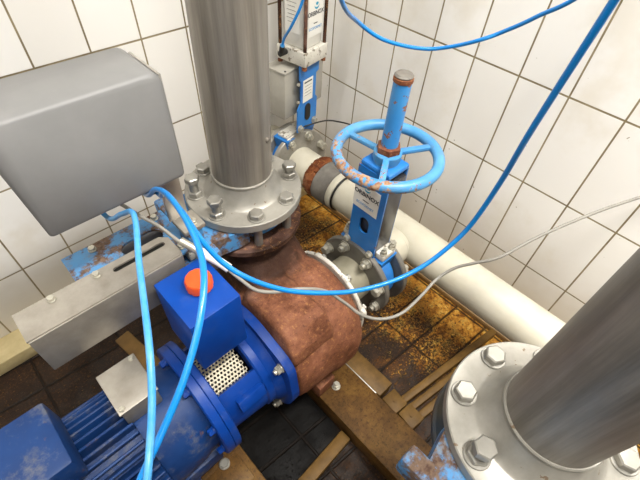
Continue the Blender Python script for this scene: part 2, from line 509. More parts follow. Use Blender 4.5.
# ================================================================== THE ROOM
WX, WY = 1.23, 1.255
X0, Y0 = -2.6, -2.6
def slab(name, c, size, mat):
    return struct(name, MB().box(c, size), mat)
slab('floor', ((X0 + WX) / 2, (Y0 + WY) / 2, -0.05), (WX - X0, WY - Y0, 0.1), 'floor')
slab('wall_right', (WX + 0.05, (Y0 + WY) / 2, CEIL / 2), (0.1, WY - Y0 + 0.2, CEIL), 'wall_r')
slab('wall_back', ((X0 + WX) / 2, WY + 0.05, CEIL / 2), (WX - X0, 0.1, CEIL), 'wall_l')
slab('wall_left', (X0 - 0.05, (Y0 + WY) / 2, CEIL / 2), (0.1, WY - Y0 + 0.2, CEIL), 'plain_wall')
slab('wall_front', ((X0 + WX) / 2, Y0 - 0.05, CEIL / 2), (WX - X0, 0.1, CEIL), 'plain_wall')
slab('ceiling', ((X0 + WX) / 2, (Y0 + WY) / 2, CEIL + 0.05), (WX - X0 + 0.2, WY - Y0 + 0.2, 0.1), 'ceiling')
# low cream ledge at the foot of the two tiled walls, with a tan strip in front of the right one
struct('baseboard_right', MB().box(((1.137 + WX) / 2, (Y0 + WY) / 2, 0.03), (WX - 1.137, WY - Y0, 0.06), bevel=0.006), 'cream')
struct('baseboard_back', MB().box(((X0 + 1.137) / 2, (1.15 + WY) / 2, 0.03), (1.137 - X0, WY - 1.15, 0.06), bevel=0.006), 'cream')
struct('trim_1', MB().box((1.1285, (Y0 + 1.15) / 2, 0.014), (0.017, 1.15 - Y0, 0.028), bevel=0.004), 'tan')

for i, ((lx, ly), sx, sy, pw) in enumerate(LAMPS):
    t = thing('ceiling_lamp', ['long ceiling batten lamp above the pump nearest the tiled corner', 'long ceiling batten lamp nearest the back wall',
              'long ceiling batten lamp farthest from the tiled walls'][i], 'lamp', (lx, ly, CEIL), 'ceiling lamps over the pumps')
    build('lamp_housing', MB().box((lx, ly, CEIL - 0.03), (sx + 0.05, sy + 0.04, 0.06), bevel=0.006), 'plain_wall', t)
    build('lamp_diffuser', MB().box((lx, ly, CEIL - 0.075), (sx, sy, 0.03), bevel=0.01), 'glow', t)

# ================================================================== DISCHARGE PIPES
def riser(loc, label, detail, tilt=(0.0, 0.0)):
    x, y, z = loc                                  # z = top face of the flange
    t = thing('discharge_pipe', label, 'pipe', (x, y, z), 'stainless riser pipes above the pumps')
    mb = MB(); mb.lathe((x, y, z + 0.035), (tilt[0], tilt[1], 1), [(0, 0.066), (0, 0.0705), (2.742 - z - 0.035, 0.0705), (2.742 - z - 0.035, 0.066)], 96, closed=True)
    mb.cyl((x + 0.028, y - 0.063, z + 0.155), (x + 0.031, y - 0.0695, z + 0.155), 0.006, seg=16, bev=0.002)
    build('pipe', mb, 'stain', t)
    mb = MB(); mb.lathe((x, y, z - 0.024), (0, 0, 1), [(0, 0.066), (0, 0.14), (0.002, 0.1425), (0.022, 0.1425), (0.024, 0.1405), (0.024, 0.100),
             (0.026, 0.096), (0.036, 0.088), (0.052, 0.0785), (0.066, 0.0735), (0.068, 0.073), (0.070, 0.0738), (0.075, 0.0738), (0.077, 0.072), (0.077, 0.066)], 96, closed=True)
    build('flange', mb, 'flange', t)
    for k in range(8):
        a = math.radians(22.5 + 45 * k)
        p = (x + 0.118 * math.cos(a), y + 0.118 * math.sin(a), z)
        tall = detail[k]
        bolt(t, p, (0, 0, 1), 0.030, 0.013, 0.3 + k * 0.7, nut_under=0.012 if tall else 0, stud=tall or 0, back=0.112)
    return t
# k=0 at 22.5 deg ... taller ones have the nut run part way up the stud
riser((0.43, 0.671, 0.764), 'tall brushed stainless riser pipe standing on the rusty pump behind the blue tank', [0, 0.004, 0.0, 0.028, 0.022, 0, 0, 0.012], (0.020, 0.002))
riser((0.412, -0.107, 0.805), 'stainless riser pipe whose pale flange fills the lower right corner', [0, 0, 0, 0.014, 0, 0, 0, 0])

# ================================================================== HORIZONTAL KNIFE GATE VALVES (under the riser flanges)
def flat_valve(c, label, yaw=0.0, full=True):
    x, y, z = c                                    # z = top face of the valve body
    t = thing('knife_gate_valve', label, 'valve', (x, y, z - 0.03), 'knife gate valves under the riser flanges')
    R = rot_z(yaw)
    def W(px, py, pz): q = R @ V((px - x, py - y, 0)); return V((x + q.x, y + q.y, pz))
    mb = MB(); mb.ring((x, y, z - 0.054), (0, 0, 1), 0.053, 0.07, 0.104, bev=0.003)
    u0 = R @ V((1, 0, 0)); v0 = R @ V((0, 1, 0))
    arc = [(0.112 * math.cos(math.radians(a)), 0.112 * math.sin(math.radians(a))) for a in range(-125, 126, 10)]
    mb.plate([(-0.155, -0.088), (-0.09, -0.100)] + [(-0.064, -0.100)] + [(-0.064, 0.100), (-0.09, 0.100), (-0.155, 0.088)], [], (x, y, z - 0.054), u0, v0, 0.053)
    mb.box(W(x - 0.170, y, z - 0.026), (0.034, 0.238, 0.056), R, 0.006)
    build('body', mb, 'blue_worn', t)
    u = R @ V((1, 0, 0)); v = R @ V((0, 1, 0))
    # yoke plates reaching out to the actuator
    outl = [(-0.42, -0.075), (-0.19, -0.075), (-0.19, 0.075), (-0.42, 0.075)]
    hole = slot2(-0.27, 0.01, 0.05, 0.022)
    build('upper_yoke_plate', MB().plate(outl, [hole], (x, y, z + 0.0), u, v, 0.006), 'blue_worn', t, 'rust-stained light blue plate with a slot')
    build('lower_yoke_plate', MB().plate(outl, [], (x, y, z - 0.054), u, v, 0.006), 'blue_worn', t)
    build('gate_blade', MB().box(W(x - 0.25, y, z - 0.024), (0.3, 0.11, 0.01), R, 0.001), 'dark_gate', t)
    build('gland', MB().box(W(x - 0.197, y, z - 0.024), (0.02, 0.135, 0.04), R, 0.004), 'block', t)
    for (a, b) in ((-0.215, -0.058), (-0.215, 0.058), (-0.36, 0.058)):
        bolt(t, W(x + a, y + b, z + 0.006), (0, 0, 1), 0.013, 0.006, mat='bolt_bright')
    return t
va = flat_valve((0.43, 0.671, 0.738), 'rusty light blue knife gate valve lying flat under the tall riser flange')
vb = flat_valve((0.412, -0.107, 0.781), 'light blue knife gate valve arm poking out at the bottom edge', 0.0)
# stainless slotted guard along the front of the first yoke, its foot pad and the post of the enclosure
t = thing('slotted_bracket', 'grey slotted steel bracket lying beside the dark blue tank', 'bracket', (0.0, 0.575, 0.70))
mb = MB()
mb.plate([(-0.14, -0.036), (0.158, -0.036), (0.165, -0.031), (0.165, 0.022), (0.150, 0.036), (-0.14, 0.036)], [slot2(0.095, 0.013, 0.100, 0.0062)], (0.035, 0.607, 0.770), (1, 0, 0), (0, 1, 0), 0.004)
build('top_plate', mb, 'steel_dull', t)
build('front_plate', MB().box((0.047, 0.569, 0.72), (0.300, 0.004, 0.105), bevel=0.001), 'steel_dull', t)
build('end_plate', MB().box((0.197, 0.583, 0.72), (0.004, 0.024, 0.105), bevel=0.001), 'steel_dull', t)
build('slot_shade_block', MB().box((0.05, 0.606, 0.752), (0.27, 0.062, 0.03), None, .002), 'black', t, 'black block added to darken the slot')  # added black block, stands for the shade inside the slot
for a in (-0.04, 0.045):
    bolt(t, (a, 0.630, 0.774), (0, 0, 1), 0.012, 0.006, mat='bolt_bright')

t = thing('mounting_bracket', 'flat steel post bracket carrying the big grey enclosure beside the riser', 'bracket', (0.255, 0.61, 0.74))
build('foot_pad', MB().box((0.247, 0.616, 0.797), (0.050, 0.054, 0.012), bevel=0.002), 'steel_dull', t)
build('post', MB().box((0.238, 0.640, 0.864), (0.042, 0.006, 0.126), bevel=0.001), 'shiny', t)
build('side_flange', MB().box((0.2655, 0.672, 1.025), (0.005, 0.10, 0.19), bevel=0.001), 'shiny', t)
build('pad_leg', MB().box((0.247, 0.616, 0.768), (0.036, 0.044, 0.046), bevel=0.002), 'blue_worn', t)
bolt(t, (0.252, 0.604, 0.803), (0, 0, 1), 0.014, 0.006, mat='bolt_bright')

t = thing('control_enclosure', 'large smooth grey metal enclosure at the left edge of the photo', 'enclosure', (0.14, 0.66, 0.93))
mb = MB()
sec = []
for yy, in_ in ((0.600, 0.006), (0.606, 0.0), (0.714, 0.0), (0.720, 0.006)):
    x0, x1, z0, z1 = 0.0 + in_, 0.260 - in_, 0.928 + in_, 1.136 - in_
    ch = 0.022
    pts = []
    for (cx_, cz_, aa) in ((x1 - ch, z1 - ch, 0), (x0 + ch, z1 - ch, 90), (x0 + ch, z0 + ch * .4, 180), (x1 - ch * .4, z0 + ch * .4, 270)):
        rr = ch if aa < 180 else ch * .4
        for k in range(6):
            a = math.radians(aa + 90 * k / 5); pts.append((cx_ + rr * math.cos(a), yy, cz_ + rr * math.sin(a)))
    sec.append(pts)
mb.loft(sec)
build('housing', mb, 'grey_box', t, angle=50)
g = build('cable_gland', MB().cyl((0.200, 0.635, 0.900), (0.200, 0.635, 0.930), 0.012, seg=12, bev=0.002), 'black', t, 'black cable gland')
build('cable_gland', MB().cyl((0.176, 0.655, 0.903), (0.176, 0.655, 0.930), 0.011, seg=12, bev=0.002), 'black', t, 'black cable gland')

# ================================================================== PUMP
AX = V((0, 0.476, 0.36))                          # shaft axis: y, z
def onaxis(x, ang=0.0, r=0.0):
    """ang measured from straight up towards the camera side (-y)"""
    a = math.radians(ang)
    return V((x, AX.y - r * math.sin(a), AX.z + r * math.cos(a)))
def make_pump(casing_mat, with_dark_neck=False):
    t = thing('centrifugal_pump', 'rust-brown cast iron centrifugal pump casing with blue bearing bracket', 'pump', (0.40, 0.476, 0.085))
    # volute: rounded drum, box-like shoulder and tangential neck, fused by remeshing
    mb = MB()
    mb.lathe((0, AX.y, AX.z), (1, 0, 0), [(0.297, 0), (0.297, 0.158), (0.304, 0.172), (0.33, 0.178), (0.415, 0.181), (0.44, 0.190), (0.50, 0.192), (0.532, 0.178), (0.550, 0.158), (0.560, 0.135), (0.566, 0.12), (0.566, 0)], 72)
    def rrect(cx, cy, z, hx, hy, r, n=5, tilt=0.0):
        pts = []
        for sx, sy, a0 in ((1, 1, 0), (-1, 1, 90), (-1, -1, 180), (1, -1, 270)):
            for k in range(n + 1):
                a = math.radians(a0 + 90 * k / n)
                px, py = sx * (hx - r) + r * math.cos(a), sy * (hy - r) + r * math.sin(a)
                pts.append((cx + px, cy + py, z + tilt * py))
        return pts
    mb.loft([rrect(.425, .56, .36, .115, .10, .04), rrect(.425, .575, .45, .11, .115, .045), rrect(.427, .61, .53, .105, .11, .05),
             rrect(.43, .655, .60, .098, .095, .07), rrect(.43, .671, .65, .094, .094, .09), rrect(.43, .671, .668, .10, .10, .095)])
    # shoulder block on the drum
    mb.loft([rrect(.365, .46, .44, .064, .09, .010), rrect(.365, .432, .478, .068, .108, .008), rrect(.365, .436, .515, .068, .104, .008), rrect(.367, .450, .552, .064, .090, .010), rrect(.367, .460, .562, .055, .080, .014)])
    mb.box((.43, .43, .19), (.10, .10, .10), None, .01)
    o = build('casing', mb, casing_mat, t, angle=180)
    rm = o.modifiers.new('fuse', 'REMESH'); rm.mode = 'VOXEL'; rm.voxel_size = 0.005; rm.use_smooth_shade = True
    sm = o.modifiers.new('soften', 'SMOOTH'); sm.iterations = 2; sm.factor = 0.5
    build('neck_flange', MB().ring((.43, .671, .652), (0, 0, 1), .022, .07, .1425, bev=.004), 'rust_dark', t, 'dark rusty top flange of the casing')
    # pale suction cover ring with bolt lugs
    mb = MB(); mb.ring((.563, AX.y + .004, AX.z + .008), (1, 0, 0), .013, .07, .150, bev=.003)
    for k in range(8):
        mb.cyl(onaxis(.564, 22.5 + 45 * k, .143), onaxis(.580, 22.5 + 45 * k, .143), .016, seg=20, bev=.003)
    build('suction_flange', mb, 'block', t, 'pale grey suction ring with lugs')
    for k in range(8):
        bolt(t, onaxis(.580, 22.5 + 45 * k, .134), (1, 0, 0), .020, .011, mat='bolt')
    # blue casing cover with four ears
    pts = []
    for k in range(96):
        a = 2 * PI * k / 96
        ear = max(0, math.cos(2 * (a - math.radians(48)))) ** 6 * .022
        pts.append(((.170 + ear) * math.sin(a), (.170 + ear) * math.cos(a)))
    mb = MB(); mb.plate([(-p, q) for p, q in pts], [], (.272, AX.y, AX.z), (0, 1, 0), (0, 0, 1), .024)
    mb.lathe((0, AX.y, AX.z), (1, 0, 0), [(.24, 0), (.24, .128), (.258, .142), (.273, .148), (.273, 0)], 64)
    build('casing_cover', mb, 'navy', t)
    for a in (48, 138, -42, -132):
        bolt(t, onaxis(.272, a, .170), (-1, 0, 0), .020, .012, mat='bolt_bright', stud=.006)
    # lantern between cover and motor, open at the top behind the perforated guard
    mb = MB()
    for a0, a1 in ((38, 150), (205, 318)):
        a0_, a1_ = math.radians(a0), math.radians(a1)
        prof = [(.115, .108), (.115, .122), (.245, .130), (.245, .112)]
        n = 24; rows = []
        for i in range(n + 1):
            a = a0_ + (a1_ - a0_) * i / n
            rows.append([mb.bm.verts.new(V((x_, AX.y - r_ * math.sin(a), AX.z + r_ * math.cos(a)))) for x_, r_ in prof])
        for A, B in zip(rows, rows[1:]):
            for k in range(4): mb._f([A[k], A[(k + 1) % 4], B[(k + 1) % 4], B[k]])
        mb._f(rows[0]); mb._f(rows[-1][::-1])
    a = math.radians(62)
    R = Matrix.Rotation(a, 3, 'X')
    mb.box(onaxis(.185, 62, .128), (.075, .034, .026), R, .003)
    mb.ring((.224, AX.y, AX.z), (1, 0, 0), .026, .09, .134, bev=.004)
    build('lantern', mb, 'navy', t)
    mb = MB()                                      # perforated sheet: cells with an octagonal hole
    nu, nv, cs = 11, 21, .0094
    for j in range(nv):
        for i in range(nu):
            u0 = .112 + i * cs + (cs / 2 if j % 2 else 0); v0 = (-60 + j * 4.9)
            def S(du, dv, rr=.110):
                return onaxis(u0 + du, v0 + math.degrees(dv / rr), rr)
            h = cs / 2; hv = math.radians(4.9) * .110 / 2
            outer = [(h, 0), (h, hv), (0, hv), (-h, hv), (-h, 0), (-h, -hv), (0, -hv), (h, -hv)]
            r_ = cs * .335; s7 = .7071
            inner = [(r_, 0), (r_ * s7, r_ * s7), (0, r_), (-r_ * s7, r_ * s7), (-r_, 0), (-r_ * s7, -r_ * s7), (0, -r_), (r_ * s7, -r_ * s7)]
            A = [mb.bm.verts.new(S(*p)) for p in outer]; B = [mb.bm.verts.new(S(*p)) for p in inner]
            for k in range(8): mb._f([A[k], A[(k + 1) % 8], B[(k + 1) % 8], B[k]])
    bmesh.ops.remove_doubles(mb.bm, verts=list(mb.bm.verts), dist=.0004)
    o = build('shaft_guard', mb, 'perf', t, 'perforated steel shaft guard')
    so = o.modifiers.new('sheet', 'SOLIDIFY'); so.thickness = .0012
    build('shaft', MB().cyl((.10, AX.y, AX.z), (.25, AX.y, AX.z), .03, seg=32), 'black', t)
    mb = MB(); mb.box((.44, .385, .118), (.07, .12, .066), None, .006)
    build('foot', mb, casing_mat, t)
    bolt(t, (.475, .315, .0855), (0, 0, 1), .022, .012, mat='bolt_bright', stud=.01)
    return t
pump = make_pump('rust')
second = copy_tree(pump); second.location = pump.location + V((-.018, -.778, .051))
nf = [c_ for c_ in second.children if c_.name.startswith('neck_flange')][0]
nf.material_slots[0].link = 'OBJECT'; nf.material_slots[0].material = M['dark_slate']; nf['label'] = 'dark slate painted top flange'
second['label'] = 'second rusty pump mostly hidden below the lower right flange'
pump['group'] = second['group'] = 'centrifugal pumps under the riser pipes'

# ------------------------------------------------------------------ motor
t = thing('electric_motor', 'dark blue electric motor with cooling fins at the lower left', 'motor', (-0.15, 0.476, 0.09))
mb = MB(); mb.lathe((0, AX.y, AX.z), (1, 0, 0), [(.074, 0), (.074, .156), (.077, .160), (.096, .160), (.0975, .157), (.099, .160), (.114, .160), (.117, .156), (.117, .10), (.117, 0)], 96)
build('flange', mb, 'navy', t)
mb = MB(); mb.lathe((0, AX.y, AX.z), (1, 0, 0), [(-.05, 0), (-.05, .134), (-.03, .137), (.03, .134), (.06, .126), (.076, .124), (.076, 0)], 72)
build('end_shield', mb, 'navy_dusty', t)
mb = MB(); mb.lathe((0, AX.y, AX.z), (1, 0, 0), [(-.47, 0), (-.47, .120), (-.048, .120), (-.048, 0)], 72)
for k in range(44):
    ang = 360 / 44 * k
    if 150 < ang < 210: continue
    R = Matrix.Rotation(math.radians(ang), 3, 'X')
    mb.box(onaxis(-.258, ang, .135), (.415, .006, .036), R, .0015, 1)
build('finned_frame', mb, 'navy_dusty', t)
build('fan_cover', MB().cyl((-.56, AX.y, AX.z), (-.465, AX.y, AX.z), .165, seg=64, bev=.02), 'navy_dusty', t)
mb = MB(); mb.box((-.24, AX.y + .02, .555), (.17, .15, .09), None, .008)
build('terminal_box', mb, 'navy_dusty', t)
for s_ in (-1, 1):
    mb = MB(); mb.box((.015, AX.y + s_ * .098, .215), (.115, .034, .06), None, .006)
    mb.box((-.03, AX.y + s_ * .098, .148), (.05, .030, .12), None, .006)
    build('foot', mb, 'navy_dusty', t)
bolt(t, (.066, .372, .091), (0, 0, 1), .024, .010)
for a in (15, 60, 105, -30):
    p = onaxis(.074, a, .140); bolt(t, p, (-1, 0, 0), .016, .012, mat='navy', ang=a)

# small grey terminal box beside the motor
t = thing('junction_box', 'small grey metal junction box on top of the motor at the left edge', 'box', (-0.02, 0.515, 0.50))
build('box_body', MB().box((-0.018, 0.512, 0.528), (.080, .105, .066), None, .005), 'steel_dull', t)
build('box_lid', MB().box((-0.018, 0.512, 0.563), (.086, .111, .006), None, .002), 'steel_dull', t)
for a, b in ((-.033, -.045), (.033, -.045), (.033, .045)):
    bolt(t, (-0.018 + a, .512 + b, .566), (0, 0, 1), .009, .003, mat='bolt_bright')
tag(build('support_rail', MB().box((.05, .70, .30), (.045, .22, .012), rot_z(.15), .003).box((.05, .70, .15), (.012, .06, .30), rot_z(.15), .002), 'slat', loc=(.05, .70, 0)),
    'tan steel support rail standing behind the motor flange', 'rail')

# ------------------------------------------------------------------ blue reservoir
t = thing('seal_fluid_tank', 'square dark blue tank with orange screw cap above the perforated guard', 'tank', (0.175, 0.49, 0.56))
build('tank', MB().box((.174, .483, .672), (.114, .134, .176), rot_z(.0), .003, 2), 'tank', t)
cx, cy, cz = .184, .486, .759
mb = MB(); mb.cyl((cx, cy, cz - .001), (cx, cy, cz + .004), .0235, seg=32)
build('cap_seal', mb, 'black', t, 'black rubber seal')
mb = MB(); rings = []
for zz, rr in ((.003, .0245), (.005, .0265), (.024, .0265), (.028, .024)):
    rings.append([(cx + rr * (1 + .02 * (1 if (k % 4) < 3 else -1)) * math.cos(2 * PI * k / 48), cy + rr * (1 + .02 * (1 if (k % 4) < 3 else -1)) * math.sin(2 * PI * k / 48), cz + zz) for k in range(48)])
mb.loft(rings); build('screw_cap', mb, 'orange', t, 'orange ribbed screw cap')
build('tank_foot', MB().box((.165, .51, .535), (.05, .05, .10), None, .003), 'navy', t)

# ================================================================== BASE FRAME AND BARS
t = thing('pump_base_frame', 'oily tan steel base beam running under the front of the pump', 'base frame', (.48, 0.0, 0))
build('wide_beam', MB().box((.484, -.25, .0425), (.150, 1.40, .085), None, .006), 'frame', t)
build('cross_beam', MB().box((.484, .60, .04), (.150, .28, .078), None, .004), 'frame', t)
t = thing('side_plate', 'narrow flat tan plate lying against the base beam', 'plate', (.60, .27, 0))
build('plate', MB().box((.600, .375, .035), (.066, .36, .066), None, .003), 'slat', t)
build('edge_strip', MB().box((.5635, .35, .060), (.005, .28, .024), None, .001), 'bolt', t, 'bare steel edge strip')
t = thing('motor_base', 'tan steel base plate bolted under the dark blue motor', 'base frame', (-.15, .35, 0))
build('base_plate', MB().box((-.20, .30, .044), (.66, .60, .086), None, .005), 'frame', t)
build('raised_pad', MB().box((.05, .33, .088), (.12, .09, .006), None, .002), 'frame', t)
def bar(a, b, w, h, lab, z=0):
    a = V(a); b = V(b); d = b - a
    o = build('floor_bar', MB().box((a + b) / 2 + V((0, 0, z)), (d.length, w, h), rot_z(math.atan2(d.y, d.x)), .004), 'slat', loc=((a + b) / 2))
    tag(o, lab, 'bar', 'long tan bars laid on the floor')
bar((.630, .136, .022), (1.108, .062, .022), .026, .040, 'long tan bar lying on the floor, nearest the rusty pump')
bar((.630, .102, .018), (1.00, .044, .018), .024, .034, 'middle one of the three long tan floor bars')
bar((.632, .064, .020), (.98, .012, .020), .026, .038, 'long tan floor bar closest to the lower right flange')
bar((-.02, .172, .018), (.405, .193, .018), .040, .034, 'tan bar on the dark floor left of the wide base beam')
for i, (x_, y_, lab) in enumerate(((.592, .150, 'small tan clip block with a screw at the end of the floor bars, upper one'),
                              (.594, .082, 'small tan clip block with a screw at the end of the floor bars, lower one'))):
    q = thing('clip_block', lab, 'block', (x_, y_, 0), 'clip blocks at the bar ends')
    build('block', MB().box((x_, y_, .034), (.058, .064, .068), rot_z(-.1), .003), 'slat', q)
    bolt(q, (x_, y_, .068), (0, 0, 1), .010, .003, mat='slat', washer=False)

# ================================================================== SUCTION SPOOL, VALVE WITH HANDWHEEL
def flanged_spool(name, label, p0, p1, r, fl0, fl1, mat, fr=.1425, boltdeg=22.5, group=None, bolt_out=True, fmat='flange'):
    p0 = V(p0); p1 = V(p1); d = (p1 - p0).normalized(); L = (p1 - p0).length
    t = thing(name, label, 'pipe', p0 + d * L / 2 if False else tuple(p0), group)
    mb = MB(); mb.lathe(p0, d, [(0.001, r - .006), (0.001, r), (L - .001, r), (L - .001, r - .006)], 64, closed=True)
    build('pipe', mb, mat, t)
    u, v, w = frame(d)
    if fl0: build('flange', MB().ring(p0, d, .020, r - .006, fr, bev=.003), fmat, t)
    if fl1: build('flange', MB().ring(p1 - d * .020, d, .020, r - .006, fr, bev=.003), fmat, t)
    if bolt_out:
        for k in range(8):
            a = math.radians(boltdeg + 45 * k); q = u * math.cos(a) * .12 + v * math.sin(a) * .12
            if fl1: bolt(t, p1 - d * .020 + q, -d, .028, .013, ang=k, mat='bolt_bright', stud=.010 if k % 3 else .0, nut_under=.012 if k % 3 == 0 else 0)
            if fl0: bolt(t, p0 + d * .020 + q, d, .028, .013, ang=k, mat='bolt_bright', stud=.008)
    return t
VA = V((.733, .474, .365))
flanged_spool('suction_pipe', 'short flanged grey pipe between the rusty pump and the handwheel valve', (.583, .476, .362), (.701, .475, .363), .076, False, True, 'spool', fmat='flange_dark')
flanged_spool('branch_pipe', 'short flanged pipe joining the handwheel valve to the ivory manifold', (.765, .474, .363), (.90, .474, .363), .068, True, False, 'ivory', fmat='flange_dark')

t = thing('handwheel_gate_valve', 'light blue knife gate valve with large worn blue handwheel on top', 'valve', tuple(VA))
x, y, z = VA
build('body', MB().lathe((.705, y, z), (1, 0, 0), [(0, .07), (0, .105), (.008, .112), (.048, .112), (.056, .105), (.056, .07)], 64, closed=True), 'blue', t)
# body shoulder carrying the gland
mb = MB()
mb.loft([[(.708, y - .07, z + .05), (.758, y - .07, z + .05), (.758, y + .07, z + .05), (.708, y + .07, z + .05)],
         [(.703, y - .082, z + .105), (.763, y - .082, z + .105), (.763, y + .082, z + .105), (.703, y + .082, z + .105)],
         [(.696, y - .085, z + .122), (.770, y - .085, z + .122), (.770, y + .085, z + .122), (.696, y + .085, z + .122)]])
build('bonnet', mb, 'blue', t)
build('gland', MB().box((.733, y, z + .136), (.060, .165, .024), None, .005), 'block', t, 'pale pitted gland block')
for s_ in (-1, 1):
    for dx in (-.019, .019):
        bolt(t, (.733 + dx, y + s_ * .072, z + .148), (0, 0, 1), .016, .012, mat='bolt_bright', stud=.008)
# two yoke plates with a window
yk = [(-.052, .135 - .005), (.050, .135), (.050, .395), (.060, .405), (.060, .425), (-.060, .425), (-.060, .405), (-.052, .395)]
yk0 = [(-.054, .120), (.050, .120), (.050, .425), (-.054, .425)]
for xx, nm in ((.689, 'front'), (.768, 'rear')):
    pl = [(-a, b) for a, b in yk0]
    mb = MB(); mb.plate([((a if nm == 'front' else a * .86), b) for a, b in yk0], [slot2(0.0, .231, .026, .017, vert=True)] if nm == 'front' else [], (xx, y, z), (0, 1, 0), (0, 0, 1), .006)
    o = build('yoke_plate', mb, 'blue', t, 'front yoke plate with slot and sticker' if nm == 'front' else 'rear yoke plate')
    if nm == 'front': yokeA = o
build('gate_blade', MB().box((.7325, y - .001, z + .275), (.063, .100, .27), None, .001), 'dark_gate', t, 'dark steel gate blade')
build('yoke_cap', MB().box((.732, y, z + .432), (.084, .098, .018), None, .008), 'blue', t)
for p in ((.684, y - .044, z + .148), (.684, y + .046, z + .148)):
    bolt(t, p, (-1, 0, 0), .017, .009, mat='bolt_bright')
mb = MB(); mb.cyl((x, y, z + .44), (x, y, z + .458), .034, .030, 32, .003); mb.cyl((x, y, z + .446), (x, y, z + .466), .027, seg=32, bev=.003)
build('hub', mb, 'blue_wheel', t)
mb = MB(); mb.torus((x, y, .828), (0, 0, 1), .1285, .0145)
for ad in (96, -27, -147):
    a = math.radians(ad); dd = V((math.cos(a), math.sin(a), 0))
    mb.box(V((x, y, .828)) + dd * .070, (.108, .017, .013), rot_z(a), .004)
mb.lathe((x, y, .812), (0, 0, 1), [(0, .022), (0, .034), (.004, .036), (.022, .036), (.026, .033), (.026, .022)], 32, closed=True)
build('handwheel', mb, 'blue_wheel', t, 'worn blue handwheel with rusty chipped rim')
build('stem_nut', MB().hexa((x, y, .838), (0, 0, 1), .054, .018, .2), 'brass_nut', t, 'rusty brown stem nut')
mb = MB(); mb.cyl((x, y, .848), (x, y, 1.028), .0215, .0205, seg=40)
so = build('stem_cover', mb, 'blue_stem', t, 'chipped blue stem tube')
mb = MB(); mb.cyl((x, y, 1.018), (x, y, 1.030), .0225, seg=40, bev=.002)
build('collar', mb, 'brass_nut', so)
mb = MB(); mb.cyl((x, y, 1.028), (x, y, 1.037), .0215, seg=40, bev=.004)
build('end_cap', mb, 'rubber_grey', so, 'grey end cap')
# sticker on the front yoke plate (faces -x)
U, W_ = V((0, -1, 0)), V((0, 0, 1))
lx = .6888
lb = MB(); lb.box((lx - .0004, .4815, .694), (.0008, .088, .088)); lb = build('sticker', lb, 'label', yokeA, 'white maker sticker')
text('lettering', 'ORBINOX', (lx - .0012, .4815, .700), U, W_, .0190, 'ink', lb, .0004)
build('fine_print', MB().box((lx - .0009, .4815, .6855), (.0006, .022, .0028)), 'ink', lb)
text('web_line', 'ECOFORMET', (lx - .0012, .4815, .667), U, W_, .0108, 'ink_blue', lb)
def logo(o, u, v, s, parent):
    o = V(o); mb = MB()
    w = V(u).cross(V(v)).normalized()
    # lower crescent and an upper drop, the maker's swirl
    outer = [(s * math.cos(a), s * math.sin(a)) for a in [math.radians(180 + 10 * k) for k in range(19)]]
    inner = [(s * .95 * math.cos(a), s * .55 * math.sin(a) + s * .02) for a in [math.radians(360 - 12 * k) for k in range(1, 15)]]
    mb.plate(outer + inner, [], o, u, v, .0004)
    build('logo_crescent', mb, 'ink_teal', parent)
    mb = MB(); mb.plate([(s * .55 * math.cos(a) + s * .1, s * .38 * math.sin(a) + s * .32) for a in [2 * PI * k / 20 for k in range(20)]], [], o, u, v, .0004)
    build('logo_dot', mb, 'ink_teal', parent)
logo((lx - .0008, .4815, .728), U, W_, .0105, lb)

# ================================================================== MANIFOLD ALONG THE RIGHT WALL
MX, MZ = .951, .36
t = thing('manifold_pipe', 'thick ivory manifold pipe running low along the right tiled wall', 'pipe', (MX, .2, MZ))
mb = MB(); mb.lathe((MX, -2.5, MZ), (0, 1, 0), [(0, .064), (0, .070), (3.305, .070), (3.305, .064)], 72, closed=True)
build('pipe', mb, 'ivory', t)
build('weld_ring', MB().torus((.888, .474, MZ), (1, 0, 0), .066, .005), 'ivory', t)
for yy in (-.35, -1.4):
    build('support_bracket', MB().box((1.09, yy, .30), (.27, .05, .03), None, .004), 'flange_dark', t)
tag(build('pipe_coupling', MB().lathe((MX, .780, MZ), (0, 1, 0), [(0, .0702), (0, .077), (.003, .079), (.024, .079), (.027, .077), (.027, .0702)], 72, closed=True), 'ivory', loc=(MX, .780, MZ)),
    'narrow ivory collar on the manifold right of the grey rubber sleeve', 'pipe fitting')
tag(build('seal_ring', MB().torus((MX, .7745, MZ), (0, 1, 0), .0745, .0040), 'black', loc=(MX, .7745, MZ)), 'thin black seal ring round the ivory manifold', 'seal')
tag(build('rubber_coupling', MB().lathe((MX, .808, MZ), (0, 1, 0), [(0, .0706), (0, .079), (.004, .084), (.04, .085), (.070, .084), (.074, .079), (.074, .0706)], 72, closed=True), 'rubber_grey', loc=(MX, .808, MZ)),
    'grey rubber sleeve coupling between ivory collar and rusty band', 'pipe fitting')
mb = MB(); mb.lathe((MX + .002, .884, MZ - .003), (0, 1, 0), [(0, .074), (0, .082), (.010, .087), (.030, .086), (.040, .082), (.048, .077), (.048, .074)], 96, closed=True)
bmesh.ops.subdivide_edges(mb.bm, edges=list(mb.bm.edges), cuts=1)
for v_ in mb.bm.verts: v_.co += V((random.uniform(-1, 1), random.uniform(-1, 1), random.uniform(-1, 1))) * .0028
tag(build('rusty_band', mb, 'rust_orange', loc=(MX, .90, MZ)), 'flaking rusty orange pipe band next to the rubber sleeve', 'pipe fitting')

